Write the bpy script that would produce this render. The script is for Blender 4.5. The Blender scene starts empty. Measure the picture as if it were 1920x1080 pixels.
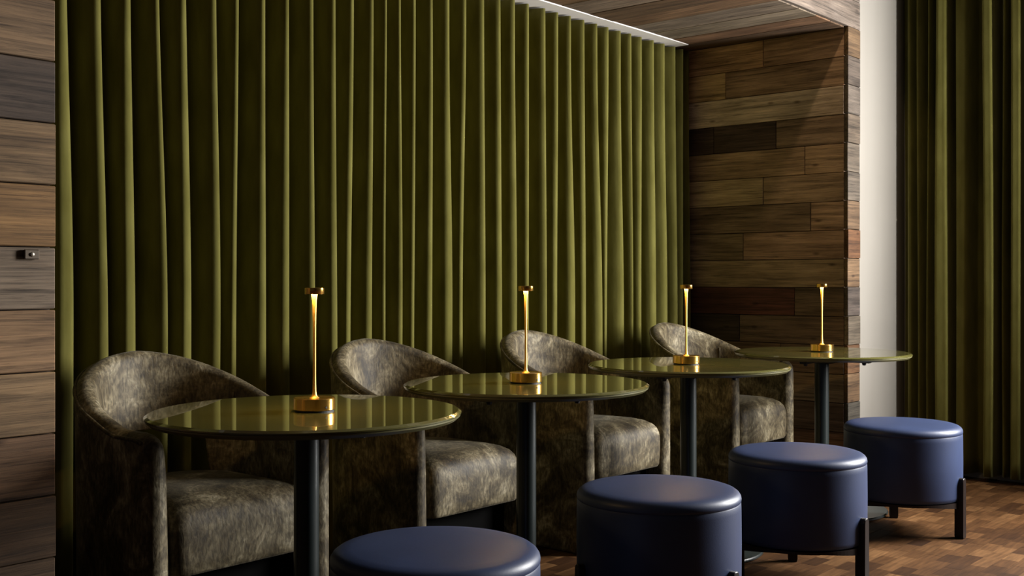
import bpy, bmesh, math, random
from mathutils import Vector, Matrix
random.seed(7)
sc = bpy.context.scene
COL = sc.collection
PI = math.pi

# ------------------------------------------------------------------ camera
YAW = math.radians(40.7)               # angle between the view axis and the curtain wall (+X)
CAM_H = 1.08
cam_d = bpy.data.cameras.new('camera')
cam_d.sensor_width = 36.0
cam_d.lens = 36.0 * 2080.0 / 1920.0
cam_d.shift_y = -16.5 / 1920.0
cam_d.clip_start = 0.05
cam = bpy.data.objects.new('camera', cam_d)
COL.objects.link(cam)
cam.location = (0, 0, CAM_H)
cam.rotation_euler = (PI / 2, 0, YAW - PI / 2)
sc.camera = cam

# ------------------------------------------------------------------ world, daylight, exposure
world = bpy.data.worlds.new('world')
sc.world = world
world.use_nodes = True
bg = world.node_tree.nodes['Background']
bg.inputs['Color'].default_value = (0.75, 0.85, 1.0, 1)
bg.inputs['Strength'].default_value = 0.6

# the end wall carries a tall window just outside the frame; past the curtain it angles slightly towards the niche
END_X = 6.25
PIVOT = (6.22, 1.56)                      # where the angled window wall starts
TILT = math.radians(-17.0)
WIN_A, WIN_B, WIN_Z0, WIN_Z1 = 0.70, 1.95, 0.85, 2.75      # window: distances along the wall from the pivot, heights
def on_wall(along, out=0.0):
    """point of the angled wall: 'along' runs away from the niche (-Y), 'out' runs outdoors (+X)"""
    return (PIVOT[0] + along * math.sin(TILT) + out * math.cos(TILT), PIVOT[1] - along * math.cos(TILT) + out * math.sin(TILT))
day = bpy.data.lights.new('window_daylight', 'AREA')
day.shape = 'RECTANGLE'
day.size = WIN_Z1 - WIN_Z0 - 0.02
day.size_y = WIN_B - WIN_A - 0.02
day.energy = 900
day.color = (1.0, 0.985, 0.96)
dayo = bpy.data.objects.new('window_daylight', day)
COL.objects.link(dayo)
dayo.location = (*on_wall((WIN_A + WIN_B) / 2, 0.10), (WIN_Z0 + WIN_Z1) / 2)
dayo.rotation_euler = (0, PI / 2, TILT)       # emits into the room

sc.view_settings.view_transform = 'Standard'
sc.view_settings.look = 'None'
sc.view_settings.exposure = -0.42
sc.view_settings.gamma = 1.0
sc.view_settings.use_curve_mapping = False

# ------------------------------------------------------------------ layout constants (metres)
FRONT_Y = 2.42        # front plane of the niche
SIDE_X = 5.475        # plank-clad side wall of the niche
PIL_X = 5.627         # outer edge of the plank pilaster
LEFT_X = 1.231        # left jamb of the niche
BACK_Y = 3.52
NICHE_Z = 2.385
ROOM_Z = 2.95
ROOM_X0, ROOM_Y0 = -2.6, -3.6

# ------------------------------------------------------------------ material helpers
def new_mat(name):
    m = bpy.data.materials.new(name)
    m.use_nodes = True
    nt = m.node_tree
    b = nt.nodes['Principled BSDF']
    return m, nt, b

def N(nt, typ, **kw):
    n = nt.nodes.new(typ)
    for k, v in kw.items():
        if k.startswith('i_'):
            n.inputs[k[2:].replace('_', ' ')].default_value = v
        else:
            setattr(n, k, v)
    return n

def ramp(nt, stops):
    r = nt.nodes.new('ShaderNodeValToRGB')
    e = r.color_ramp.elements
    e[0].position, e[0].color = stops[0][0], (*stops[0][1], 1)
    e[1].position, e[1].color = stops[-1][0], (*stops[-1][1], 1)
    for p, c in stops[1:-1]:
        q = e.new(p); q.color = (*c, 1)
    return r

def mul(nt, a, b, fac=1.0, mode='MULTIPLY'):
    m = nt.nodes.new('ShaderNodeMix')
    m.data_type = 'RGBA'; m.blend_type = mode
    m.inputs[0].default_value = fac
    for sock, v in ((m.inputs[6], a), (m.inputs[7], b)):
        if isinstance(v, tuple): sock.default_value = (*v, 1)
        else: nt.links.new(v, sock)
    return m.outputs[2]

def plain(name, col, rough=0.5, metal=0.0, **kw):
    m, nt, b = new_mat(name)
    b.inputs['Base Color'].default_value = (*col, 1)
    b.inputs['Roughness'].default_value = rough
    b.inputs['Metallic'].default_value = metal
    for k, v in kw.items():
        b.inputs[k.replace('_', ' ')].default_value = v
    return m

def bump(nt, b, height, strength, dist):
    bp = N(nt, 'ShaderNodeBump')
    bp.inputs['Strength'].default_value = strength
    bp.inputs['Distance'].default_value = dist
    nt.links.new(height, bp.inputs['Height'])
    nt.links.new(bp.outputs['Normal'], b.inputs['Normal'])

def wood_mat(name, rough=0.75, grain=(1.2, 30, 30), contrast=1.0, spec=0.25):
    """reclaimed wood: the board's own colour is its object colour; grain runs along local X"""
    m, nt, b = new_mat(name)
    L = nt.links
    tc = N(nt, 'ShaderNodeTexCoord'); oi = N(nt, 'ShaderNodeObjectInfo')
    off = N(nt, 'ShaderNodeVectorMath', operation='SCALE'); off.inputs[0].default_value = (37, 91, 53)
    L.new(oi.outputs['Random'], off.inputs['Scale'])
    add = N(nt, 'ShaderNodeVectorMath', operation='ADD')
    L.new(tc.outputs['Object'], add.inputs[0]); L.new(off.outputs[0], add.inputs[1])
    mp = N(nt, 'ShaderNodeMapping'); mp.inputs['Scale'].default_value = grain
    L.new(add.outputs[0], mp.inputs['Vector'])
    n1 = N(nt, 'ShaderNodeTexNoise'); n1.inputs['Scale'].default_value = 2.2
    n1.inputs['Detail'].default_value = 8; n1.inputs['Roughness'].default_value = 0.68
    n1.inputs['Distortion'].default_value = 0.6
    L.new(mp.outputs[0], n1.inputs['Vector'])
    mp2 = N(nt, 'ShaderNodeMapping'); mp2.inputs['Scale'].default_value = (3.0, 11, 11)
    L.new(add.outputs[0], mp2.inputs['Vector'])
    n2 = N(nt, 'ShaderNodeTexNoise'); n2.inputs['Scale'].default_value = 1.0
    n2.inputs['Detail'].default_value = 4
    L.new(mp2.outputs[0], n2.inputs['Vector'])
    # knots and nail stains
    mp3 = N(nt, 'ShaderNodeMapping'); mp3.inputs['Scale'].default_value = (5, 13, 13)
    L.new(add.outputs[0], mp3.inputs['Vector'])
    vo = N(nt, 'ShaderNodeTexVoronoi'); vo.inputs['Scale'].default_value = 1.0
    L.new(mp3.outputs[0], vo.inputs['Vector'])
    kn = ramp(nt, [(0.04, (0.25, 0.2, 0.17)), (0.14, (1, 1, 1))])
    L.new(vo.outputs['Distance'], kn.inputs[0])
    lo = max(0.0, 0.5 - 0.26 * contrast)
    r1 = ramp(nt, [(0.30, (lo, lo * 0.95, lo * 0.9)), (0.48, (0.85, 0.84, 0.83)), (0.68, (1.3, 1.28, 1.25))])
    L.new(n1.outputs['Fac'], r1.inputs[0])
    r2 = ramp(nt, [(0.3, (0.6, 0.56, 0.53)), (0.7, (1.25, 1.24, 1.25))])
    L.new(n2.outputs['Fac'], r2.inputs[0])
    mp4 = N(nt, 'ShaderNodeMapping'); mp4.inputs['Scale'].default_value = (grain[0] * 2.2, grain[1] * 4.5, grain[2] * 4.5)
    L.new(add.outputs[0], mp4.inputs['Vector'])
    n4 = N(nt, 'ShaderNodeTexNoise'); n4.inputs['Scale'].default_value = 1.6
    n4.inputs['Detail'].default_value = 6; n4.inputs['Roughness'].default_value = 0.75; n4.inputs['Distortion'].default_value = 1.2
    L.new(mp4.outputs[0], n4.inputs['Vector'])
    r4 = ramp(nt, [(0.34, (0.30, 0.27, 0.25)), (0.46, (0.9, 0.9, 0.9)), (0.70, (1.25, 1.25, 1.25))])
    L.new(n4.outputs['Fac'], r4.inputs[0])
    c = mul(nt, oi.outputs['Color'], r1.outputs[0])
    c = mul(nt, c, r4.outputs[0], 0.85)
    c = mul(nt, c, r2.outputs[0])
    c = mul(nt, c, kn.outputs[0], 0.8)
    L.new(c, b.inputs['Base Color'])
    b.inputs['Roughness'].default_value = rough
    b.inputs['Specular IOR Level'].default_value = spec
    bump(nt, b, n1.outputs['Fac'], 0.55, 0.004)
    return m

M_WOOD = wood_mat('reclaimed_wood')
M_WOODC = wood_mat('ceiling_wood', contrast=0.8)

def parquet_mat():
    m, nt, b = new_mat('parquet_blocks')
    L = nt.links
    tc = N(nt, 'ShaderNodeTexCoord'); oi = N(nt, 'ShaderNodeObjectInfo'); ge = N(nt, 'ShaderNodeNewGeometry')
    ad = N(nt, 'ShaderNodeMath', operation='ADD'); fr = N(nt, 'ShaderNodeMath', operation='FRACT')
    L.new(oi.outputs['Random'], ad.inputs[0]); L.new(ge.outputs['Random Per Island'], ad.inputs[1])
    L.new(ad.outputs[0], fr.inputs[0])
    r = ramp(nt, [(0.0, (0.030, 0.0125, 0.0045)), (0.35, (0.060, 0.027, 0.0095)), (0.75, (0.082, 0.038, 0.014)), (1.0, (0.125, 0.063, 0.025))])
    L.new(fr.outputs[0], r.inputs[0])
    geo = N(nt, 'ShaderNodeMapping'); geo.inputs['Scale'].default_value = (6, 55, 6)
    L.new(ge.outputs['Position'], geo.inputs['Vector'])
    n = N(nt, 'ShaderNodeTexNoise'); n.inputs['Scale'].default_value = 1.5; n.inputs['Detail'].default_value = 5
    L.new(geo.outputs[0], n.inputs['Vector'])
    r2 = ramp(nt, [(0.3, (0.62, 0.6, 0.58)), (0.7, (1.2, 1.2, 1.2))])
    L.new(n.outputs['Fac'], r2.inputs[0])
    n3 = N(nt, 'ShaderNodeTexNoise'); n3.inputs['Scale'].default_value = 2.3
    L.new(ge.outputs['Position'], n3.inputs['Vector'])
    r3 = ramp(nt, [(0.35, (0.7, 0.68, 0.66)), (0.65, (1.15, 1.15, 1.15))])
    L.new(n3.outputs['Fac'], r3.inputs[0])
    c = mul(nt, r.outputs[0], r2.outputs[0]); c = mul(nt, c, r3.outputs[0])
    L.new(c, b.inputs['Base Color'])
    b.inputs['Roughness'].default_value = 0.6
    b.inputs['Specular IOR Level'].default_value = 0.08
    bump(nt, b, n.outputs['Fac'], 0.15, 0.002)
    return m
M_PARQ = parquet_mat()

def velvet_curtain():
    m, nt, b = new_mat('olive_velvet')
    L = nt.links
    ge = N(nt, 'ShaderNodeNewGeometry')
    mp = N(nt, 'ShaderNodeMapping'); mp.inputs['Scale'].default_value = (9, 9, 2.5)
    L.new(ge.outputs['Position'], mp.inputs['Vector'])
    n = N(nt, 'ShaderNodeTexNoise'); n.inputs['Scale'].default_value = 2.0; n.inputs['Detail'].default_value = 5
    L.new(mp.outputs[0], n.inputs['Vector'])
    r = ramp(nt, [(0.3, (0.088, 0.079, 0.018)), (0.7, (0.130, 0.119, 0.032))])
    L.new(n.outputs['Fac'], r.inputs[0])
    L.new(r.outputs[0], b.inputs['Base Color'])
    b.inputs['Roughness'].default_value = 0.9
    b.inputs['Specular IOR Level'].default_value = 0.05
    b.inputs['Sheen Weight'].default_value = 1.0
    b.inputs['Sheen Roughness'].default_value = 0.32
    b.inputs['Sheen Tint'].default_value = (0.66, 0.66, 0.31, 1)
    f = N(nt, 'ShaderNodeTexNoise'); f.inputs['Scale'].default_value = 60; f.inputs['Detail'].default_value = 3
    L.new(ge.outputs['Position'], f.inputs['Vector'])
    bump(nt, b, f.outputs['Fac'], 0.12, 0.003)
    return m
M_CURT = velvet_curtain()

def velvet_chair():
    m, nt, b = new_mat('crushed_velvet')
    L = nt.links
    tc = N(nt, 'ShaderNodeTexCoord'); oi = N(nt, 'ShaderNodeObjectInfo')
    off = N(nt, 'ShaderNodeVectorMath', operation='SCALE'); off.inputs[0].default_value = (17, 31, 23)
    L.new(oi.outputs['Random'], off.inputs['Scale'])
    add = N(nt, 'ShaderNodeVectorMath', operation='ADD')
    L.new(tc.outputs['Object'], add.inputs[0]); L.new(off.outputs[0], add.inputs[1])
    n1 = N(nt, 'ShaderNodeTexNoise'); n1.inputs['Scale'].default_value = 7.5
    n1.inputs['Detail'].default_value = 7; n1.inputs['Roughness'].default_value = 0.68; n1.inputs['Distortion'].default_value = 1.0
    L.new(add.outputs[0], n1.inputs['Vector'])
    mp = N(nt, 'ShaderNodeMapping'); mp.inputs['Scale'].default_value = (110, 110, 42)
    L.new(add.outputs[0], mp.inputs['Vector'])
    n2 = N(nt, 'ShaderNodeTexNoise'); n2.inputs['Scale'].default_value = 1.0; n2.inputs['Detail'].default_value = 4
    n2.inputs['Distortion'].default_value = 0.5
    L.new(mp.outputs[0], n2.inputs['Vector'])
    r = ramp(nt, [(0.34, (0.022, 0.015, 0.006)), (0.46, (0.066, 0.050, 0.025)), (0.57, (0.145, 0.119, 0.070)), (0.68, (0.30, 0.262, 0.178))])
    L.new(n1.outputs['Fac'], r.inputs[0])
    r2 = ramp(nt, [(0.34, (0.50, 0.48, 0.44)), (0.66, (1.45, 1.45, 1.45))])
    L.new(n2.outputs['Fac'], r2.inputs[0])
    c = mul(nt, r.outputs[0], r2.outputs[0])
    L.new(c, b.inputs['Base Color'])
    b.inputs['Roughness'].default_value = 0.62
    b.inputs['Specular IOR Level'].default_value = 0.3
    b.inputs['Sheen Weight'].default_value = 0.15
    b.inputs['Sheen Roughness'].default_value = 0.3
    b.inputs['Sheen Tint'].default_value = (0.75, 0.70, 0.58, 1)
    bump(nt, b, n2.outputs['Fac'], 0.3, 0.004)
    return m
M_VEL = velvet_chair()

def leather(name, col):
    m, nt, b = new_mat(name)
    L = nt.links
    tc = N(nt, 'ShaderNodeTexCoord')
    v = N(nt, 'ShaderNodeTexVoronoi'); v.inputs['Scale'].default_value = 260
    L.new(tc.outputs['Object'], v.inputs['Vector'])
    n = N(nt, 'ShaderNodeTexNoise'); n.inputs['Scale'].default_value = 6; n.inputs['Detail'].default_value = 4
    L.new(tc.outputs['Object'], n.inputs['Vector'])
    r = ramp(nt, [(0.3, tuple(x * 0.88 for x in col)), (0.7, tuple(x * 1.1 for x in col))])
    L.new(n.outputs['Fac'], r.inputs[0]); L.new(r.outputs[0], b.inputs['Base Color'])
    b.inputs['Roughness'].default_value = 0.44
    b.inputs['Specular IOR Level'].default_value = 0.28
    bump(nt, b, v.outputs['Distance'], 0.08, 0.001)
    return m
M_NAVY = leather('navy_leather', (0.024, 0.036, 0.084))
M_LEG = plain('dark_stained_wood', (0.010, 0.006, 0.005), 0.4, 0.0, Specular_IOR_Level=0.2)
M_BRASS, _nt, _b = new_mat('brushed_brass')
_b.inputs['Base Color'].default_value = (0.82, 0.48, 0.11, 1)
_b.inputs['Metallic'].default_value = 1.0
_b.inputs['Roughness'].default_value = 0.2
M_SATIN = plain('satin_brass', (0.86, 0.52, 0.13), 0.5, 1.0)
M_BLACK = plain('black_rubber', (0.012, 0.012, 0.012), 0.6)
M_TABLE, _nt, _b = new_mat('olive_back_painted_glass')
_b.inputs['Base Color'].default_value = (0.085, 0.078, 0.020, 1)
_b.inputs['Roughness'].default_value = 0.25
_b.inputs['Coat Weight'].default_value = 1.0
_b.inputs['Coat Roughness'].default_value = 0.015
_b.inputs['Coat IOR'].default_value = 1.5
M_GLASSEDGE = plain('lacquered_olive_edge', (0.12, 0.11, 0.05), 0.25)
M_POST = plain('green_black_steel', (0.011, 0.015, 0.0145), 0.28, 0.0, Specular_IOR_Level=0.4)
M_DARKUNDER = plain('black_board', (0.012, 0.011, 0.010), 0.6)
M_PLINTH = plain('black_plinth_cloth', (0.003, 0.0028, 0.0026), 0.9, 0.0, Specular_IOR_Level=0.05)
M_WHITE, _nt, _b = new_mat('warm_white_paint')
_n = N(_nt, 'ShaderNodeTexNoise'); _n.inputs['Scale'].default_value = 3.0
_r = ramp(_nt, [(0.3, (0.225, 0.205, 0.176)), (0.7, (0.25, 0.23, 0.20))])
_nt.links.new(_n.outputs['Fac'], _r.inputs[0]); _nt.links.new(_r.outputs[0], _b.inputs['Base Color'])
_b.inputs['Roughness'].default_value = 0.7
M_TRACK = plain('white_track', (0.78, 0.74, 0.72), 0.5)
M_ROOM = plain('dark_plaster', (0.020, 0.017, 0.015), 0.85)
M_CEIL = plain('dark_ceiling_paint', (0.03, 0.027, 0.024), 0.9)
M_SUB = plain('bitumen_subfloor', (0.03, 0.018, 0.010), 0.9)
M_FRAME = plain('window_frame_paint', (0.30, 0.29, 0.27), 0.5)
M_PLATE = plain('aged_steel', (0.16, 0.13, 0.10), 0.4, 0.8)
M_GLOW, _nt, _b = new_mat('warm_led_diffuser')
_b.inputs['Base Color'].default_value = (1, 0.85, 0.6, 1)
_b.inputs['Emission Color'].default_value = (1.0, 0.62, 0.22, 1)
_b.inputs['Emission Strength'].default_value = 480.0
M_PANE, _nt, _b = new_mat('window_glass')
_tr = N(_nt, 'ShaderNodeBsdfTransparent'); _gl = N(_nt, 'ShaderNodeBsdfGlossy'); _mx = N(_nt, 'ShaderNodeMixShader')
_gl.inputs['Roughness'].default_value = 0.02
_mx.inputs[0].default_value = 0.05
_nt.links.new(_tr.outputs[0], _mx.inputs[1]); _nt.links.new(_gl.outputs[0], _mx.inputs[2])
_nt.links.new(_mx.outputs[0], _nt.nodes['Material Output'].inputs['Surface'])

# ------------------------------------------------------------------ object helpers
def link(name, me, mat, parent=None, loc=(0, 0, 0), rot=None, color=None, smooth=False):
    o = bpy.data.objects.new(name, me)
    COL.objects.link(o)
    if mat is not None and not me.materials: me.materials.append(mat)
    o.location = loc
    if rot: o.rotation_euler = rot
    if parent: o.parent = parent
    if color: o.color = (*color, 1)
    if smooth:
        for p in me.polygons: p.use_smooth = True
    return o

def thing(name, label, cat, loc, group=None, rz=0):
    o = bpy.data.objects.new(name, None)
    COL.objects.link(o)
    o.empty_display_size = 0.1
    o.location = loc; o.rotation_euler = (0, 0, rz)
    tag(o, label, cat, group)
    return o

def tag(o, label, cat, group=None):
    o['label'] = label; o['category'] = cat
    if group: o['group'] = group

def struct(o):
    o['kind'] = 'structure'
    return o

def bm_mesh(bm, name='mesh'):
    bmesh.ops.recalc_face_normals(bm, faces=bm.faces)
    me = bpy.data.meshes.new(name)
    bm.to_mesh(me); bm.free()
    return me

def add_box(bm, x0, x1, y0, y1, z0, z1):
    vs = [bm.verts.new((x, y, z)) for z in (z0, z1) for y in (y0, y1) for x in (x0, x1)]
    for f in ((0, 1, 3, 2), (4, 6, 7, 5), (0, 4, 5, 1), (2, 3, 7, 6), (0, 2, 6, 4), (1, 5, 7, 3)):
        bm.faces.new([vs[i] for i in f])

def box_mesh(x0, x1, y0, y1, z0, z1, bev=0.0, seg=2):
    bm = bmesh.new(); add_box(bm, x0, x1, y0, y1, z0, z1)
    if bev: bmesh.ops.bevel(bm, geom=bm.edges[:], offset=bev, segments=seg, profile=0.5, affect='EDGES')
    return bm_mesh(bm)

def lathe(profile, seg=48):
    """profile: list of (r, z); r=0 closes at the axis"""
    bm = bmesh.new(); rings = []
    for r, z in profile:
        if r < 1e-6: rings.append([bm.verts.new((0, 0, z))])
        else: rings.append([bm.verts.new((r * math.cos(2 * PI * k / seg), r * math.sin(2 * PI * k / seg), z)) for k in range(seg)])
    for a, b in zip(rings, rings[1:]):
        for k in range(seg):
            k2 = (k + 1) % seg
            if len(a) == 1 and len(b) > 1: bm.faces.new((a[0], b[k], b[k2]))
            elif len(b) == 1 and len(a) > 1: bm.faces.new((a[k], a[k2], b[0]))
            elif len(a) > 1: bm.faces.new((a[k], a[k2], b[k2], b[k]))
    return bm_mesh(bm)

def tube(points, r, seg=8, closed=False):
    bm = bmesh.new(); rings = []
    n = len(points)
    for i, p in enumerate(points):
        p = Vector(p)
        a = Vector(points[(i - 1) % n] if closed or i > 0 else points[i]); b = Vector(points[(i + 1) % n] if closed or i < n - 1 else points[i])
        t = (b - a).normalized()
        up = Vector((0, 0, 1)) if abs(t.z) < 0.9 else Vector((1, 0, 0))
        u = t.cross(up).normalized(); v = u.cross(t).normalized()
        rings.append([bm.verts.new(p + u * (r * math.cos(2 * PI * k / seg)) + v * (r * math.sin(2 * PI * k / seg))) for k in range(seg)])
    last = n if closed else n - 1
    for i in range(last):
        a, b = rings[i], rings[(i + 1) % n]
        for k in range(seg):
            bm.faces.new((a[k], a[(k + 1) % seg], b[(k + 1) % seg], b[k]))
    if not closed:
        bm.faces.new(rings[0]); bm.faces.new(rings[-1])
    return bm_mesh(bm)

def copy_tree(o, parent=None):
    c = o.copy(); COL.objects.link(c)
    if parent: c.parent = parent
    for ch in [x for x in o.children]: copy_tree(ch, c)
    return c

def set_smooth_angle(o, ang=40):
    me = o.data
    for p in me.polygons: p.use_smooth = True
    bm = bmesh.new(); bm.from_mesh(me)
    lim = math.radians(ang)
    for e in bm.edges:
        if len(e.link_faces) == 2 and e.calc_face_angle(0) > lim: e.smooth = False
    bm.to_mesh(me); bm.free()

# ------------------------------------------------------------------ room shell
def slab(name, x0, x1, y0, y1, z0, z1, mat):
    return struct(link(name, box_mesh(x0, x1, y0, y1, z0, z1), mat))

floor = slab('floor', ROOM_X0 - 0.15, END_X + 0.18, ROOM_Y0 - 0.15, BACK_Y + 0.12, -0.12, -0.004, M_SUB)
ceil_room = slab('ceiling', ROOM_X0, END_X, ROOM_Y0, FRONT_Y + 0.02, ROOM_Z, ROOM_Z + 0.1, M_CEIL)
slab('wall_back', LEFT_X, SIDE_X + 0.02, BACK_Y, BACK_Y + 0.12, -0.004, ROOM_Z, M_ROOM)
slab('wall_rear', ROOM_X0 - 0.15, END_X + 0.18, ROOM_Y0 - 0.15, ROOM_Y0, -0.004, ROOM_Z + 0.1, M_ROOM)
slab('wall_far_left', ROOM_X0 - 0.15, ROOM_X0, ROOM_Y0, BACK_Y + 0.12, -0.004, ROOM_Z + 0.1, M_ROOM)
wall_left = slab('wall_left', ROOM_X0, LEFT_X - 0.004, FRONT_Y + 0.022, BACK_Y + 0.12, -0.004, ROOM_Z, M_SUB)
wall_right = slab('wall_right', SIDE_X + 0.022, PIL_X, FRONT_Y + 0.022, BACK_Y + 0.12, -0.004, ROOM_Z, M_SUB)
wall_white = slab('wall_corner', PIL_X, END_X + 0.18, FRONT_Y + 0.006, BACK_Y + 0.12, -0.004, ROOM_Z + 0.1, M_WHITE)
header = slab('wall_header', LEFT_X - 0.004, SIDE_X + 0.022, FRONT_Y + 0.022, BACK_Y, NICHE_Z + 0.02, ROOM_Z, M_SUB)

# end wall with the window opening (local frame: -Y runs along the wall, +X outdoors)
struct(link('wall_end', box_mesh(END_X, END_X + 0.18, PIVOT[1], FRONT_Y + 0.006, -0.004, ROOM_Z + 0.1), M_WHITE))
WL = (PIVOT[1] - ROOM_Y0) / math.cos(TILT)
bm = bmesh.new()
add_box(bm, 0, 0.40, -WIN_A, 0.0, -0.004, ROOM_Z + 0.1)
add_box(bm, 0, 0.18, -WL, -WIN_B, -0.004, ROOM_Z + 0.1)
add_box(bm, 0, 0.18, -WIN_B, -WIN_A, -0.004, WIN_Z0)
add_box(bm, 0, 0.18, -WIN_B, -WIN_A, WIN_Z1, ROOM_Z + 0.1)
ROT = (0, 0, TILT); PV = (*PIVOT, 0)
struct(link('wall_window', bm_mesh(bm), M_ROOM, None, PV, ROT))
bm = bmesh.new()
fx0, fx1, w = 0.02, 0.08, 0.05
add_box(bm, fx0, fx1, -WIN_B, -WIN_B + w, WIN_Z0, WIN_Z1)
add_box(bm, fx0, fx1, -WIN_A - w, -WIN_A, WIN_Z0, WIN_Z1)
add_box(bm, fx0, fx1, -WIN_B + w, -WIN_A - w, WIN_Z0, WIN_Z0 + w)
add_box(bm, fx0, fx1, -WIN_B + w, -WIN_A - w, WIN_Z1 - w, WIN_Z1)
win = struct(link('window_1', bm_mesh(bm), M_FRAME, None, PV, ROT))
zm = 1.75
link('transom', box_mesh(fx0, fx1, -WIN_B + w, -WIN_A - w, zm - 0.02, zm + 0.02), M_FRAME, win)
for za, zb in ((WIN_Z0 + w, zm - 0.02), (zm + 0.02, WIN_Z1 - w)):
    link('pane', box_mesh(fx0 + 0.03, fx0 + 0.036, -WIN_B + w, -WIN_A - w, za, zb), M_PANE, win)

# ------------------------------------------------------------------ planks
WOODS = {
    'tan':   (0.205, 0.130, 0.070), 'honey': (0.235, 0.135, 0.056), 'grey': (0.170, 0.132, 0.096),
    'brown': (0.150, 0.088, 0.047), 'umber': (0.100, 0.060, 0.033), 'dark': (0.036, 0.021, 0.016),
    'red':   (0.085, 0.024, 0.013), 'silver': (0.120, 0.098, 0.078), 'rust': (0.190, 0.090, 0.040), 'ash': (0.090, 0.066, 0.046),
}
SIDE_WOODS = {k: tuple(1.75 * (c + 0.30 * (sum(v) / 3 - c)) for c in v) for k, v in WOODS.items()}     # side wall boards lightened in colour to stand in for missing fill light
def plank(parent, p, length, width, thick, axis, color, mat=M_WOOD):
    """board lying with its long side along 'axis'; p is its centre"""
    g = 0.0015
    me = box_mesh(-length / 2 + g, length / 2 - g, -thick / 2, thick / 2, -width / 2 + g, width / 2 - g, 0.0018, 1)
    rot = {'x': (0, 0, 0), 'y': (0, 0, PI / 2), 'flat_y': (0, PI / 2, 0)}.get(axis)
    if axis == 'flat_y':     # ceiling boards: long side along Y, width along X, thickness along Z
        R = Matrix(((0, 0, 1), (1, 0, 0), (0, 1, 0)))
        rot = R.to_euler()
    j = random.uniform(0.86, 1.12)
    c = tuple(max(0.0, v * j * random.uniform(0.96, 1.04)) for v in color)
    return link('plank', me, mat, parent, p, rot, c)

# niche side wall (faces -X): rows of 0.15 m, joints as Y positions, colour names from the back to the front
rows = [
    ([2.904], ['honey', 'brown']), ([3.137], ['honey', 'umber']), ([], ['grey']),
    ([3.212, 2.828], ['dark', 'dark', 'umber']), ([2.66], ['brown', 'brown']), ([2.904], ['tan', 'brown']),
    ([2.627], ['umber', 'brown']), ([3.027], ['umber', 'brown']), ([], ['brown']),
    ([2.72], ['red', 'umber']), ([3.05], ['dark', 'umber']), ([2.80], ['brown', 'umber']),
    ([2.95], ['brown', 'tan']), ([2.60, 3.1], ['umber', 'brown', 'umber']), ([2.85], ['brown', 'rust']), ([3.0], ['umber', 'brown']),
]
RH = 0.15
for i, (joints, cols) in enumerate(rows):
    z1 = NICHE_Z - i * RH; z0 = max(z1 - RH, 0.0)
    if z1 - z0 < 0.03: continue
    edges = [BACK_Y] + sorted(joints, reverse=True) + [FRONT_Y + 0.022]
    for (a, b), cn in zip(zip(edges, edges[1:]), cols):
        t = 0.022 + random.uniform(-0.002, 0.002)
        plank(wall_right, (SIDE_X + 0.022 - t / 2, (a + b) / 2, (z0 + z1) / 2), a - b, z1 - z0, t, 'y', tuple((2.1 if i < 3 and cn != 'honey' else 1.75 if i < 3 else 1.5 if i < 9 else 0.7) * v for v in SIDE_WOODS[cn]))  # row factor paints the light falloff: upper rows brightened, low rows darkened
# front of the pilaster and the header above the niche
pc = ['tan', 'silver', 'silver', 'grey', 'grey', 'silver', 'tan', 'rust', 'tan', 'silver', 'grey', 'rust', 'tan', 'silver', 'grey', 'tan']
for i in range(16):
    z1 = NICHE_Z - i * RH + 0.004; z0 = max(z1 - RH, 0)
    t = 0.022 + random.uniform(-0.002, 0.002)
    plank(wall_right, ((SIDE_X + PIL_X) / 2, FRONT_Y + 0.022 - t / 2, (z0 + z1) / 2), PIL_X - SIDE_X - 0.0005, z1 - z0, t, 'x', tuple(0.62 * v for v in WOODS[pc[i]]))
hz = NICHE_Z + 0.004
for i, hh in enumerate((0.145, 0.15, 0.15, 0.115)):
    cuts = [LEFT_X - 0.3, 2.2 + 0.35 * (i % 3), 3.9 + 0.3 * ((i + 1) % 3), PIL_X]
    for a, b in zip(cuts, cuts[1:]):
        t = 0.022 + random.uniform(-0.002, 0.002)
        plank(header, ((a + b) / 2, FRONT_Y + 0.022 - t / 2, hz + hh / 2), b - a, hh, t, 'x', WOODS[random.choice(['silver', 'grey', 'silver'])])
    hz += hh
# left wall (faces the room)
RL = 0.14
top = 1.292 + RL * 8
k = 0
z1 = top
names = ['tan', 'brown', 'brown', 'tan', 'grey', 'tan', 'ash', 'tan', 'honey', 'grey', 'tan', 'tan', 'brown', 'umber', 'umber', 'umber', 'umber', 'umber', 'brown', 'brown']  # bottom rows use darker colours, painting in the shade near the floor
while z1 > 0.02:
    z0 = max(z1 - RL, 0.0)
    zc1 = min(z1, ROOM_Z)
    a = ROOM_X0
    for b in (ROOM_X0 + 1.0 + 0.45 * (k % 3), LEFT_X):
        t = 0.022 + random.uniform(-0.002, 0.002)
        if z0 < NICHE_Z:
            x1 = b
        else:
            x1 = min(b, LEFT_X - 0.3)
        plank(wall_left, ((a + x1) / 2, FRONT_Y + 0.022 - t / 2, (z0 + zc1) / 2), x1 - a, zc1 - z0, t, 'x', WOODS[names[k % len(names)]])
        a = b
    z1 -= RL; k += 1

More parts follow.
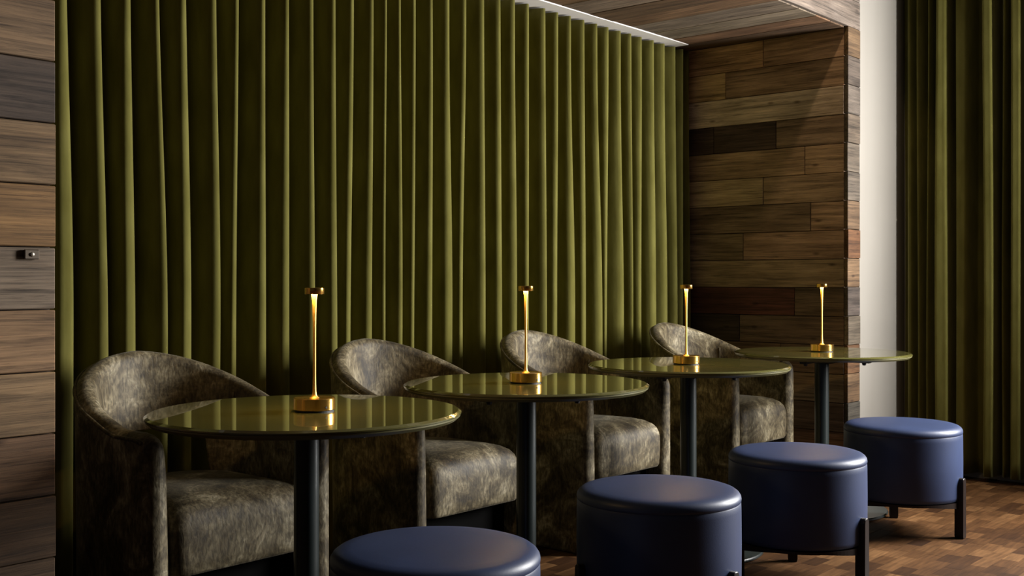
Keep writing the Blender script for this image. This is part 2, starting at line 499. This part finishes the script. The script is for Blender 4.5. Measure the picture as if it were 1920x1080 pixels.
# niche ceiling boards run front to back
cx = [SIDE_X, 5.31, 5.15, 4.96, 4.75, 4.59, 4.39, 4.17, 3.97, 3.76, 3.55, 3.37, 3.15, 2.93, 2.75, 2.53, 2.31, 2.1, 1.9, 1.68, 1.46, LEFT_X]
cc = ['umber', 'brown', 'grey', 'grey', 'brown', 'umber', 'grey', 'brown', 'brown', 'grey', 'brown', 'umber', 'grey', 'brown', 'tan', 'grey', 'brown', 'tan', 'brown', 'grey', 'brown']
TRACK_Y = 3.275
for (a, b), cn in zip(zip(cx, cx[1:]), cc):
    t = 0.02 + random.uniform(-0.0015, 0.0015)
    ye = BACK_Y if a == SIDE_X else TRACK_Y
    plank(header, ((a + b) / 2, (FRONT_Y + 0.02 + ye) / 2, NICHE_Z + 0.02 - t / 2), ye - FRONT_Y - 0.02, a - b, t, 'flat_y', WOODS[cn], M_WOODC)

# white recessed curtain track
track = struct(link('trim_1', box_mesh(LEFT_X, 5.31, TRACK_Y, BACK_Y, NICHE_Z - 0.004, NICHE_Z + 0.02), M_TRACK))

# ------------------------------------------------------------------ parquet floor
BL, BW, BT = 0.125, 0.062, 0.004
block_me = box_mesh(-BL / 2 + 0.0003, BL / 2 - 0.0003, -BW / 2 + 0.0003, BW / 2 - 0.0003, -BT, 0.0)
block_me.materials.append(M_PARQ)
cF = (math.cos(YAW), math.sin(YAW)); cR = (math.sin(YAW), -math.cos(YAW))
def project(x, y, z):
    d = x * cF[0] + y * cF[1]
    if d < 0.1: return None
    return 960 + 2080 * (x * cR[0] + y * cR[1]) / d, 523.5 + 2080 * (CAM_H - z) / d, d
cells = []
ny = int((BACK_Y - ROOM_Y0) / BW) + 1
nx = int((END_X - ROOM_X0) / BL) + 2
for j in range(ny):
    y = ROOM_Y0 + (j + 0.5) * BW
    if y + BW / 2 > BACK_Y: continue
    for i in range(nx):
        x = ROOM_X0 + (i + 0.5 + (0.5 if j % 2 else 0.0) + 0.13 * ((j * 7) % 3)) * BL
        if x + BL / 2 > END_X: continue
        if y + BW / 2 > FRONT_Y + 0.02 and not (LEFT_X + BL / 2 < x < SIDE_X - BL / 2): continue
        cells.append((x, y))
vis = []
for c in cells:
    p = project(c[0], c[1], 0)
    if p and 1395 < p[0] < 1920 and 890 < p[1] < 1085 and (p[0] > 1625 or p[1] > 1035):
        vis.append((p[2], c))
vis.sort()
near = [c for _, c in vis[:300]]
nearset = set(near)
for c in near:
    o = link('parquet_block', block_me, None, floor, (c[0], c[1], random.uniform(-0.0006, 0.0)))
bm = bmesh.new()
for (x, y) in cells:
    if (x, y) in nearset: continue
    g = 0.0003; dz = random.uniform(-0.0006, 0.0)
    add_box(bm, x - BL / 2 + g, x + BL / 2 - g, y - BW / 2 + g, y + BW / 2 - g, -BT, dz)
rest = link('parquet_field', bm_mesh(bm), M_PARQ, floor)
rest['kind'] = 'stuff'

# ------------------------------------------------------------------ curtains
TOPX = [1.73, 1.847, 1.953, 2.062, 2.163, 2.288, 2.384, 2.5, 2.608, 2.722, 2.831, 2.926, 3.034, 3.107, 3.182, 3.268, 3.366, 3.471, 3.576, 3.692, 3.803, 3.908, 4.01, 4.129, 4.232, 4.33, 4.439, 4.549, 4.647, 4.758, 4.848, 4.95, 5.063, 5.172, 5.281, 5.367, 5.429]
BOTX = [1.755, 1.873, 1.971, 2.095, 2.186, 2.31, 2.373, 2.501, 2.613, 2.732, 2.836, 2.913, 3.031, 3.098, 3.194, 3.261, 3.357, 3.495, 3.549, 3.699, 3.808, 3.928, 4.014, 4.138, 4.224, 4.362, 4.443, 4.593, 4.63, 4.791, 4.86, 4.945, 5.074, 5.201, 5.303, 5.367, 5.452]

def fold_curtain(name, tops, bots, zb, zt, base, depth_top, depth_bot, to_world, seed, shift=0.0, fullness=None):
    """tops/bots: crest positions along the rail at the head and at knee height; pleats hang between them"""
    rnd = random.Random(seed)
    n = len(tops)
    amp = [rnd.uniform(0.75, 1.15) for _ in range(n)]
    crest = [rnd.uniform(-0.008, 0.008) for _ in range(n)]
    wob = [(rnd.uniform(0, 6.28), rnd.uniform(0, 6.28)) for _ in range(n)]
    full = [rnd.choice([0.2, 0.5, 1.0, 1.6, 2.4]) for _ in range(n)]
    for kk, fv in (fullness or {}).items(): full[kk] = fv
    S = 16; NZ = 44
    verts = []; faces = []
    cols = (n - 1) * S + 1
    for iz in range(NZ + 1):
        v = iz / NZ
        z = zt + (zb - zt) * v
        w = min(1.0, max(0.0, (2.2 - z) / 1.3)); w = w * w * (3 - 2 * w)
        pos = []
        for k in range(n):
            p = tops[k] + (bots[k] - tops[k]) * w + 0.004 * math.sin(2.2 * z + wob[k][0]) * v
            pos.append(p + shift)
        for c in range(cols):
            k = min(c // S, n - 2); s = (c - k * S) / S
            a = pos[k]; b = pos[k + 1]
            wd = depth_top + (depth_bot - depth_top) * min(1.0, v * 1.35)
            dk = wd * (amp[k] + (amp[k + 1] - amp[k]) * s) * (1 + 0.12 * math.sin(1.7 * z + wob[k][1]))
            dk = min(dk, 1.3 * (b - a), 0.165)
            lowv = min(1.0, max(0.0, (v - 0.12) / 0.55))
            e = 1.0 + 0.15 * v if s < 0.5 else 1.0 + full[k + 1] * lowv      # pleats get fuller lower down
            vall = (0.5 - 0.5 * math.cos(2 * PI * s)) ** e
            x = a + (b - a) * (s + 0.045 * math.sin(2 * PI * s) * (1 - 0.5 * v))
            d = base + (crest[k] * (1 - s) + crest[k + 1] * s) * (0.3 + v) + dk * vall
            verts.append(to_world(x, d, z))
    for iz in range(NZ):
        for c in range(cols - 1):
            i = iz * cols + c
            faces.append((i, i + 1, i + cols + 1, i + cols))
    me = bpy.data.meshes.new(name)
    me.from_pydata(verts, [], faces); me.update()
    o = link(name, me, M_CURT, smooth=True)
    md = o.modifiers.new('thick', 'SOLIDIFY'); md.thickness = 0.003; md.offset = 1
    return o

tl = [TOPX[0] - 0.115 * k for k in range(4, 0, -1)]
tx = tl + TOPX; bx_ = [x + 0.01 for x in tl] + BOTX
cur = fold_curtain('velvet_curtain', tx, bx_, 0.012, NICHE_Z - 0.012, 3.335, 0.130, 0.105, lambda x, d, z: (x, d, z), 3, -0.012,
                   {4: 3.2, 5: 1.0, 6: 2.6, 7: 0.4, 8: 1.6, 9: 0.8, 10: 0.8, 11: 0.5, 12: 1.4, 13: 0.4, 14: 1.8, 15: 1.8, 16: 1.4, 17: 0.3, 18: 0.9, 19: 0.8, 20: 1.0})
tag(cur, 'long olive green velvet curtain hanging behind the tub chairs', 'curtain', 'olive velvet curtains')

# crest (near, X ~ 6.11) and valley (far, X ~ 6.23) control points along the end wall: (Y, X)
RC = [(2.418, 6.235), (2.398, 6.225), (2.358, 6.147), (2.323, 6.223), (2.303, 6.126), (2.268, 6.213), (2.252, 6.136), (2.229, 6.213),
      (2.193, 6.106), (2.152, 6.116), (2.122, 6.223), (2.090, 6.126), (2.052, 6.126), (2.008, 6.234), (1.977, 6.223), (1.944, 6.106),
      (1.912, 6.111), (1.884, 6.229), (1.855, 6.147), (1.830, 6.213), (1.805, 6.111), (1.774, 6.116), (1.741, 6.234), (1.710, 6.121), (1.679, 6.136), (1.643, 6.240)]
def control_curtain(name, pts, zb, zt, seed):
    rnd = random.Random(seed)
    NZ, S = 36, 7
    ph = [(rnd.uniform(0, 6.28), rnd.uniform(0.002, 0.007)) for _ in pts]
    verts = []; cols = (len(pts) - 1) * S + 1
    for iz in range(NZ + 1):
        z = zt + (zb - zt) * iz / NZ
        for c in range(cols):
            k = min(c // S, len(pts) - 2); t = (c - k * S) / S
            (ya, xa), (yb, xb) = pts[k], pts[k + 1]
            ya += ph[k][1] * math.sin(1.6 * z + ph[k][0]); yb += ph[k + 1][1] * math.sin(1.6 * z + ph[k + 1][0])
            ts = t * t * (3 - 2 * t)
            verts.append((xa + (xb - xa) * ts, ya + (yb - ya) * t, z))
    faces = [(i * cols + c, i * cols + c + 1, (i + 1) * cols + c + 1, (i + 1) * cols + c) for i in range(NZ) for c in range(cols - 1)]
    me = bpy.data.meshes.new(name); me.from_pydata(verts, [], faces); me.update()
    o = link(name, me, M_CURT, smooth=True)
    md = o.modifiers.new('thick', 'SOLIDIFY'); md.thickness = 0.003; md.offset = 0
    return o
cur2 = control_curtain('velvet_curtain', RC, 0.03, ROOM_Z - 0.03, 11)
tag(cur2, 'olive green velvet curtain on the end wall right of the white corner', 'curtain', 'olive velvet curtains')

# ------------------------------------------------------------------ tub chair
HW, TH = 0.275, 0.07          # centre-line radius, wall thickness
FRONT = -0.29
def u_point(s):
    """s: signed arc length from the middle of the back (positive = right side); returns point, outward normal"""
    half = PI / 2 * HW
    sg = 1 if s >= 0 else -1; a = abs(s)
    if a <= half:
        ang = a / HW
        return Vector((sg * HW * math.sin(ang), HW * math.cos(ang))), Vector((sg * math.sin(ang), math.cos(ang)))
    return Vector((sg * HW, -(a - half))), Vector((sg, 0))
S_END = PI / 2 * HW - FRONT - TH / 2
def rim_h(s):
    a = abs(s)
    t = min(1.0, a / (PI / 2 * HW + 0.12))
    t = t * t * (3 - 2 * t) * 0.55 + t * 0.45 if t > 0 else 0
    h = 0.855 + (0.675 - 0.855) * (t ** 1.25)
    return h

def chair_shell():
    bm = bmesh.new(); rings = []
    stations = [(-S_END, p) for p in (1.0, 0.92, 0.75, 0.5, 0.25)]
    ns = 72
    stations += [(-S_END + 2 * S_END * i / ns, 0.0) for i in range(ns + 1)]
    stations += [(S_END, p) for p in (0.25, 0.5, 0.75, 0.92, 1.0)]
    for s, cap in stations:
        p, nrm = u_point(s)
        h = rim_h(s)
        fwd = Vector((0, -1))
        k = math.sqrt(max(0.0, 1 - cap * cap)) if cap else 1.0
        k = max(k, 0.02)
        p2 = p + fwd * (TH / 2 * cap)
        # rounded upper front corner of the arm
        dist = (S_END - abs(s)) + TH / 2 * (1 - cap)
        if dist < 0.07:
            u = 1 - dist / 0.07
            h -= 0.06 * (1 - math.sqrt(max(0, 1 - u * u)))
        ang = min(1.0, abs(s) / (PI / 2 * HW))
        lean = 0.022 * (1 - ang)              # the back leans out a little at the top
        prof = []
        ot = TH / 2 * k
        it_lo = (TH / 2 + 0.012 * (1 - 0.5 * ang)) * k
        it_hi = (TH / 2 - 0.008) * k
        hb = h - 0.03
        g = min(1.0, max(0.0, (0.25 - abs(s)) / 0.03)); g = g * g * (3 - 2 * g)
        zlo = 0.004 + 0.606 * g                # slot between the seat and the back at the rear
        prof.append((ot * 0.94 + lean * max(0, (zlo - 0.3) / 0.55), zlo))
        for fr in (0.02, 0.3, 0.6, 0.86):
            z = zlo + fr * (hb - 0.06 - zlo)
            prof.append((ot + lean * max(0, (z - 0.3) / 0.55), z))
        prof.append((ot + lean * max(0, (hb - 0.06 - 0.3) / 0.55), hb - 0.06))
        top_mid = ((ot + lean) - (it_hi - lean)) / 2
        rr = ((ot + lean) + (it_hi - lean)) / 2
        for q in range(0, 9):
            th = PI * q / 8
            prof.append((top_mid + rr * math.cos(th), hb + 0.03 * math.sin(th)))
        for fr in (1.0, 0.86, 0.6, 0.3, 0.02):
            z = zlo + fr * (hb - 0.06 - zlo)
            f = max(0, min(1, (z - 0.3) / 0.5))
            prof.append((-(it_lo * (1 - f) + it_hi * f) + lean * f, z))
        fl = max(0, min(1, (zlo - 0.3) / 0.5))
        prof.append((-(it_lo * (1 - fl) + it_hi * fl) * 0.94 + lean * fl, zlo))
        rings.append([bm.verts.new((p2.x + nrm.x * o, p2.y + nrm.y * o, z)) for o, z in prof])
    m = len(rings[0])
    for a, b in zip(rings, rings[1:]):
        for k in range(m):
            bm.faces.new((a[k], a[(k + 1) % m], b[(k + 1) % m], b[k]))
    bm.faces.new(rings[0]); bm.faces.new(rings[-1])
    return bm_mesh(bm, 'tub_shell')

def rear_base():
    # low wall closing the rear of the chair below the seat
    bm = bmesh.new(); rings = []
    for i in range(41):
        p, nrm = u_point(-0.245 + 0.49 * i / 40)
        prof = [(TH / 2 - 0.001, 0.004), (TH / 2 - 0.001, 0.42), (TH / 2 - 0.008, 0.436), (0.0, 0.44), (-TH / 2 + 0.002, 0.43), (-TH / 2 + 0.002, 0.004)]
        rings.append([bm.verts.new((p.x + nrm.x * o, p.y + nrm.y * o, z)) for o, z in prof])
    m = len(rings[0])
    for a, b in zip(rings, rings[1:]):
        for k in range(m): bm.faces.new((a[k], a[(k + 1) % m], b[(k + 1) % m], b[k]))
    bm.faces.new(rings[0]); bm.faces.new(rings[-1])
    return bm_mesh(bm)

def chair_piping():
    pts = []
    ns = 60
    for i in range(ns + 1):
        s = -S_END + 2 * S_END * i / ns
        p, nrm = u_point(s)
        h = rim_h(s); dist = S_END - abs(s) + TH / 2
        if dist < 0.07:
            u = 1 - dist / 0.07; h -= 0.06 * (1 - math.sqrt(max(0, 1 - u * u)))
        ang = min(1.0, abs(s) / (PI / 2 * HW))
        lean = 0.022 * (1 - ang)
        o = TH / 2 + lean - 0.002
        pts.append((p.x + nrm.x * o, p.y + nrm.y * o, h - 0.017))
    return tube(pts, 0.0055, 8)

def cushion():
    """D-shaped seat cushion with a crowned top"""
    hw, fr, r = 0.236, -0.292, 0.045
    out = []
    for i in range(33):                       # back half circle from right to left
        a = PI * i / 32
        out.append((hw * math.cos(a), hw * math.sin(a) * 0.98))
    for i in range(7):
        a = PI + PI / 2 * i / 6
        out.append((-hw + r + r * math.cos(a), fr + r + r * math.sin(a)))
    for i in range(1, 8): out.append((-hw + r + (2 * hw - 2 * r) * i / 8, fr))
    for i in range(7):
        a = -PI / 2 + PI / 2 * i / 6
        out.append((hw - r + r * math.cos(a), fr + r + r * math.sin(a)))
    cy = -0.04
    bm = bmesh.new(); rings = []
    def ring(scale, z, dome=0.0):
        vs = []
        for x, y in out:
            px, py = x * scale, cy + (y - cy) * scale
            vs.append(bm.verts.new((px, py, z)))
        return vs
    spec = [(0.90, 0.285), (0.965, 0.287), (0.985, 0.296), (0.995, 0.33), (1.0, 0.37), (0.998, 0.405),
            (0.985, 0.43), (0.955, 0.450), (0.90, 0.466), (0.80, 0.480), (0.65, 0.490), (0.45, 0.496), (0.22, 0.499)]
    for s_, z in spec: rings.append(ring(s_, z))
    for a, b in zip(rings, rings[1:]):
        m = len(a)
        for k in range(m): bm.faces.new((a[k], a[(k + 1) % m], b[(k + 1) % m], b[k]))
    bm.faces.new(rings[0])
    c = bm.verts.new((0, cy, 0.50)); m = len(rings[-1])
    for k in range(m): bm.faces.new((rings[-1][k], rings[-1][(k + 1) % m], c))
    return bm_mesh(bm, 'cushion')

def plinth():
    out = []
    for i in range(25):
        a = PI * i / 24
        out.append((0.236 * math.cos(a), 0.23 * math.sin(a)))
    out += [(-0.236, -0.20), (0.236, -0.20)]
    bm = bmesh.new()
    lo = [bm.verts.new((x, y, 0.004)) for x, y in out]; hi = [bm.verts.new((x, y, 0.287)) for x, y in out]
    m = len(out)
    for k in range(m): bm.faces.new((lo[k], lo[(k + 1) % m], hi[(k + 1) % m], hi[k]))
    bm.faces.new(lo); bm.faces.new(hi)
    return bm_mesh(bm)

def seam(ang):
    pts = []
    s = ang * HW
    p, nrm = u_point(s); h = rim_h(s)
    A = min(1, abs(ang) / (PI / 2)); lean = 0.022 * (1 - A)
    for z in (0.63, 0.66, 0.70, h - 0.04):
        f = max(0, min(1, (z - 0.3) / 0.5))
        o = -((TH / 2 + 0.012 * (1 - 0.5 * A)) * (1 - f) + (TH / 2 - 0.008) * f) + lean * f
        pts.append((p.x + nrm.x * (o - 0.0005), p.y + nrm.y * (o - 0.0005), z))
    return tube(pts, 0.0022, 6)

CHAIR_Y = 2.87
chairs_x = [1.868, 2.826, 3.770, 4.900]
chair = thing('tub_chair', 'grey olive crushed velvet tub chair beside the left plank wall, nearest the camera', 'chair',
              (chairs_x[0], CHAIR_Y, 0), 'crushed velvet tub chairs')
link('back_shell', chair_shell(), M_VEL, chair, smooth=True)
set_smooth_angle(link('rear_base', rear_base(), M_VEL, chair), 50)
link('seat_cushion', cushion(), M_VEL, chair, smooth=True)
link('piping', chair_piping(), M_VEL, chair, smooth=True)
for a_ in (-1.15, 1.15): link('seam', seam(a_), M_VEL, chair, smooth=True)
pl = link('plinth', plinth(), M_PLINTH, chair); pl['label'] = 'black recessed plinth under the seat'
chair_labels = [None,
    'grey olive crushed velvet tub chair between the first and second round tables from the left',
    'crushed velvet tub chair, third from the left plank wall',
    'crushed velvet tub chair farthest from the camera, next to the niche side wall']
for x, lab in list(zip(chairs_x, chair_labels))[1:]:
    c = copy_tree(chair); c.location = (x, CHAIR_Y + (0.012 if x == chairs_x[2] else 0), 0); c['label'] = lab

# ------------------------------------------------------------------ round tables
TZ, TR = 0.74, 0.402
tables = [(1.834, 2.281), (2.798, 2.345), (3.834, 2.365), (4.889, 2.290)]
t0 = thing('round_table', 'round olive glass-topped pedestal table nearest the camera at left', 'table', (*tables[0], 0), 'round olive glass pedestal tables')
top_o = link('glass_top', lathe([(0, TZ - 0.010), (TR - 0.004, TZ - 0.010), (TR, TZ - 0.0085), (TR, TZ - 0.005), (TR - 0.008, TZ), (TR * 0.5, TZ), (0, TZ)], 128), M_TABLE, t0)
set_smooth_angle(top_o, 20)
rim = link('edge_band', lathe([(TR - 0.05, TZ - 0.022), (TR - 0.012, TZ - 0.022), (TR - 0.003, TZ - 0.014), (TR - 0.003, TZ - 0.0102), (TR - 0.05, TZ - 0.0102), (TR - 0.05, TZ - 0.022)], 128), M_GLASSEDGE, t0)
set_smooth_angle(rim, 30)
link('underside_board', lathe([(0, TZ - 0.026), (TR - 0.07, TZ - 0.026), (TR - 0.04, TZ - 0.0225), (TR - 0.0502, TZ - 0.0102), (0, TZ - 0.0102)], 64), M_DARKUNDER, t0)
post = link('post', lathe([(0, 0.013), (0.042, 0.013), (0.036, 0.022), (0.0325, 0.03), (0.0325, TZ - 0.05), (0, TZ - 0.05)], 40), M_POST, t0)
set_smooth_angle(post, 40)
base = link('base_disc', lathe([(0, 0.001), (0.290, 0.001), (0.295, 0.004), (0.295, 0.010), (0.291, 0.014), (0.06, 0.016), (0, 0.016)], 96), M_POST, t0)
set_smooth_angle(base, 30)
bm = bmesh.new(); add_box(bm, -0.07, 0.07, -0.07, 0.07, TZ - 0.05, TZ - 0.026)
link('mount_plate', bm_mesh(bm), M_DARKUNDER, t0)
for k in range(4):
    a = PI / 4 + k * PI / 2
    arm = link('support_arm', box_mesh(0.06, 0.23, -0.018, 0.018, TZ - 0.044, TZ - 0.026, 0.003, 1), M_DARKUNDER, t0)
    arm.rotation_euler = (0, 0, a - YAW)
    kn = link('adjuster_knob', lathe([(0, TZ - 0.056), (0.008, TZ - 0.054), (0.010, TZ - 0.044), (0, TZ - 0.044)], 12), M_DARKUNDER, arm)
    kn.location = (0.20, 0, 0)
table_labels = [None, 'round olive glass-topped pedestal table second from the left, in front of the second chair',
    'round olive glass-topped pedestal table third from the left', 'round olive glass-topped pedestal table farthest away, beside the white corner']
for (x, y), lab in list(zip(tables, table_labels))[1:]:
    t = copy_tree(t0); t.location = (x, y, 0); t['label'] = lab

# ------------------------------------------------------------------ brass lamps
lamps = [(1.840, 2.256), (2.792, 2.342), (3.823, 2.368), (4.905, 2.297)]
l0 = thing('table_lamp', 'slim brass cordless lamp on the nearest round table', 'lamp', (*lamps[0], TZ), 'slim brass table lamps')
LH = 0.318
foot = link('foot_pad', lathe([(0, 0.0003), (0.050, 0.0003), (0.050, 0.004), (0, 0.004)], 40), M_BLACK, l0)
lb = link('lamp_base', lathe([(0, 0.0042), (0.0525, 0.0042), (0.0535, 0.0055), (0.0535, 0.033), (0.0525, 0.0345), (0.050, 0.0345), (0.047, 0.0335), (0.014, 0.0335), (0, 0.0335)], 64), M_BRASS, l0)
set_smooth_angle(lb, 30)
btn = link('power_button', lathe([(0, 0), (0.0028, 0), (0.0028, 0.0012), (0, 0.0012)], 16), M_BLACK, lb)
ba = math.atan2(-cF[1] * 0.72 + cR[1] * 0.69, -cF[0] * 0.72 + cR[0] * 0.69)
btn.location = (0.0533 * math.cos(ba), 0.0533 * math.sin(ba), 0.013)
btn.rotation_euler = (0, PI / 2, ba)
st = link('stem', lathe([(0.013, 0.0336), (0.009, 0.0365), (0.0062, 0.041), (0.0048, 0.05), (0.0038, 0.09), (0.0038, 0.17), (0.0042, 0.22), (0.0050, 0.262), (0.0061, 0.286), (0.0082, LH - 0.0165)], 32), M_SATIN, l0, smooth=True)
hd = link('lamp_head', lathe([(0.0245, LH - 0.0165), (0.0250, LH - 0.0155), (0.0250, LH - 0.001), (0.0240, LH), (0, LH)], 48), M_BRASS, l0)
set_smooth_angle(hd, 30)
gl = link('light_ring', lathe([(0.0084, LH - 0.0155), (0.0235, LH - 0.0155), (0.0235, LH - 0.0145), (0.0084, LH - 0.0145), (0.0084, LH - 0.0155)], 48), M_GLOW, hd)
gl['label'] = 'glowing warm ring under the lamp head'
lamp_labels = [None, 'slim brass cordless lamp on the second round table', 'slim brass cordless lamp on the third round table', 'slim brass cordless lamp on the farthest round table']
for (x, y), lab in list(zip(lamps, lamp_labels))[1:]:
    l = copy_tree(l0); l.location = (x, y, TZ); l['label'] = lab

# ------------------------------------------------------------------ stools
SR = 0.243
stools = [(1.835, 1.812), (2.795, 1.828), (3.715, 1.836), (4.728, 1.845)]
s0 = thing('round_stool', 'navy leather drum stool nearest the camera, cut off by the bottom edge', 'stool', (*stools[0], 0), 'navy leather drum stools')
body = link('drum', lathe([(0, 0.150), (SR - 0.012, 0.150), (SR - 0.003, 0.156), (SR, 0.170), (SR + 0.001, 0.30), (SR, 0.405), (SR - 0.0005, 0.421), (SR - 0.002, 0.4255)], 96), M_NAVY, s0)
set_smooth_angle(body, 50)
pad = link('seat_pad', lathe([(SR - 0.002, 0.4255), (SR - 0.0002, 0.4275), (SR + 0.0005, 0.434), (SR - 0.001, 0.442), (SR - 0.006, 0.4495), (SR - 0.014, 0.4555), (SR - 0.026, 0.4595), (SR - 0.05, 0.462), (SR * 0.6, 0.4645), (SR * 0.3, 0.4655), (0, 0.466)], 96), M_NAVY, s0, smooth=True)
# base ring dips towards each leg
legs = [math.radians(a) for a in (30, 150, 270)]
bm = bmesh.new(); SEG = 96
r_out, r_in = SR - 0.001, SR - 0.03
ringv = []
for k in range(SEG):
    a = 2 * PI * k / SEG
    dd = min(abs((a - l + PI) % (2 * PI) - PI) for l in legs)
    zb = 0.141 - 0.020 * max(0.0, 1 - dd / 0.75) ** 1.3
    ca, sa = math.cos(a), math.sin(a)
    ringv.append([bm.verts.new((r_out * ca, r_out * sa, 0.1498)), bm.verts.new((r_out * ca, r_out * sa, zb)),
                  bm.verts.new((r_in * ca, r_in * sa, zb)), bm.verts.new((r_in * ca, r_in * sa, 0.1498))])
for k in range(SEG):
    a, b = ringv[k], ringv[(k + 1) % SEG]
    for q in range(4): bm.faces.new((a[q], a[(q + 1) % 4], b[(q + 1) % 4], b[q]))
br = link('base_ring', bm_mesh(bm), M_LEG, s0)
for la in legs:
    bm = bmesh.new()
    prof = [(-0.016, 0.0), (0.016, 0.0), (0.0175, 0.012), (0.0175, 0.236), (0.014, 0.246), (0.007, 0.251), (-0.007, 0.251), (-0.014, 0.246), (-0.0175, 0.236), (-0.0175, 0.012)]
    fr_ = [bm.verts.new((SR - 0.016, y, max(z, 0.0005))) for y, z in prof]; bk = [bm.verts.new((SR + 0.020, y, max(z, 0.0005))) for y, z in prof]
    m = len(prof)
    for k in range(m): bm.faces.new((fr_[k], fr_[(k + 1) % m], bk[(k + 1) % m], bk[k]))
    bm.faces.new(fr_); bm.faces.new(bk)
    bmesh.ops.bevel(bm, geom=bm.edges[:], offset=0.002, segments=1, affect='EDGES')
    lg = link('leg', bm_mesh(bm), M_LEG, s0)
    lg.rotation_euler = (0, 0, la)
stool_labels = [None, 'navy leather drum stool in front of the second round table', 'navy leather drum stool in front of the third round table',
    'navy leather drum stool farthest right, standing clear on the parquet by the end curtain']
for (x, y), lab in list(zip(stools, stool_labels))[1:]:
    s = copy_tree(s0); s.location = (x, y, 0); s['label'] = lab

# ------------------------------------------------------------------ small plate on the left plank wall
px_, pz_ = 1.172, 1.135
pt = link('wall_plate', box_mesh(px_ - 0.017, px_ + 0.017, FRONT_Y - 0.0075, FRONT_Y + 0.0005, pz_ - 0.011, pz_ + 0.011, 0.002, 1), M_PLATE)
tag(pt, 'small aged metal plate screwed to the left plank wall', 'plate')
sw = link('screw', lathe([(0, 0), (0.005, 0), (0.0042, 0.0022), (0, 0.003)], 12), plain('bright_screw', (0.6, 0.55, 0.45), 0.3, 1.0), pt)
sw.location = (px_, FRONT_Y - 0.0075, pz_); sw.rotation_euler = (PI / 2, 0, 0)

# ------------------------------------------------------------------ recessed ceiling spotlight (above the frame) washing the niche side wall
sp = thing('ceiling_spotlight', 'small black recessed ceiling spotlight above the farthest table', 'spotlight', (4.60, 2.17, ROOM_Z))
aim = Vector((5.475, 2.72, 1.75)) - Vector((4.60, 2.17, ROOM_Z - 0.05))
q = aim.to_track_quat('-Z', 'Y').to_euler()
link('trim_ring', lathe([(0.036, -0.004), (0.050, -0.004), (0.052, 0.0), (0.036, 0.0), (0.036, -0.004)], 32), M_BLACK, sp)
can = link('lamp_can', lathe([(0.030, -0.035), (0.034, -0.035), (0.034, 0.03), (0, 0.03), (0, 0.024), (0.030, 0.024), (0.030, -0.035)], 32), M_BLACK, sp, (0, 0, -0.012))
can.rotation_euler = q
ld = bpy.data.lights.new('spot_beam', 'SPOT')
ld.energy = 20.0; ld.color = (1.0, 0.74, 0.42); ld.spot_size = math.radians(62); ld.spot_blend = 0.35; ld.shadow_soft_size = 0.02
lo_ = bpy.data.objects.new('spot_beam', ld); COL.objects.link(lo_)
lo_.parent = sp; lo_.location = (0, 0, -0.055); lo_.rotation_euler = q
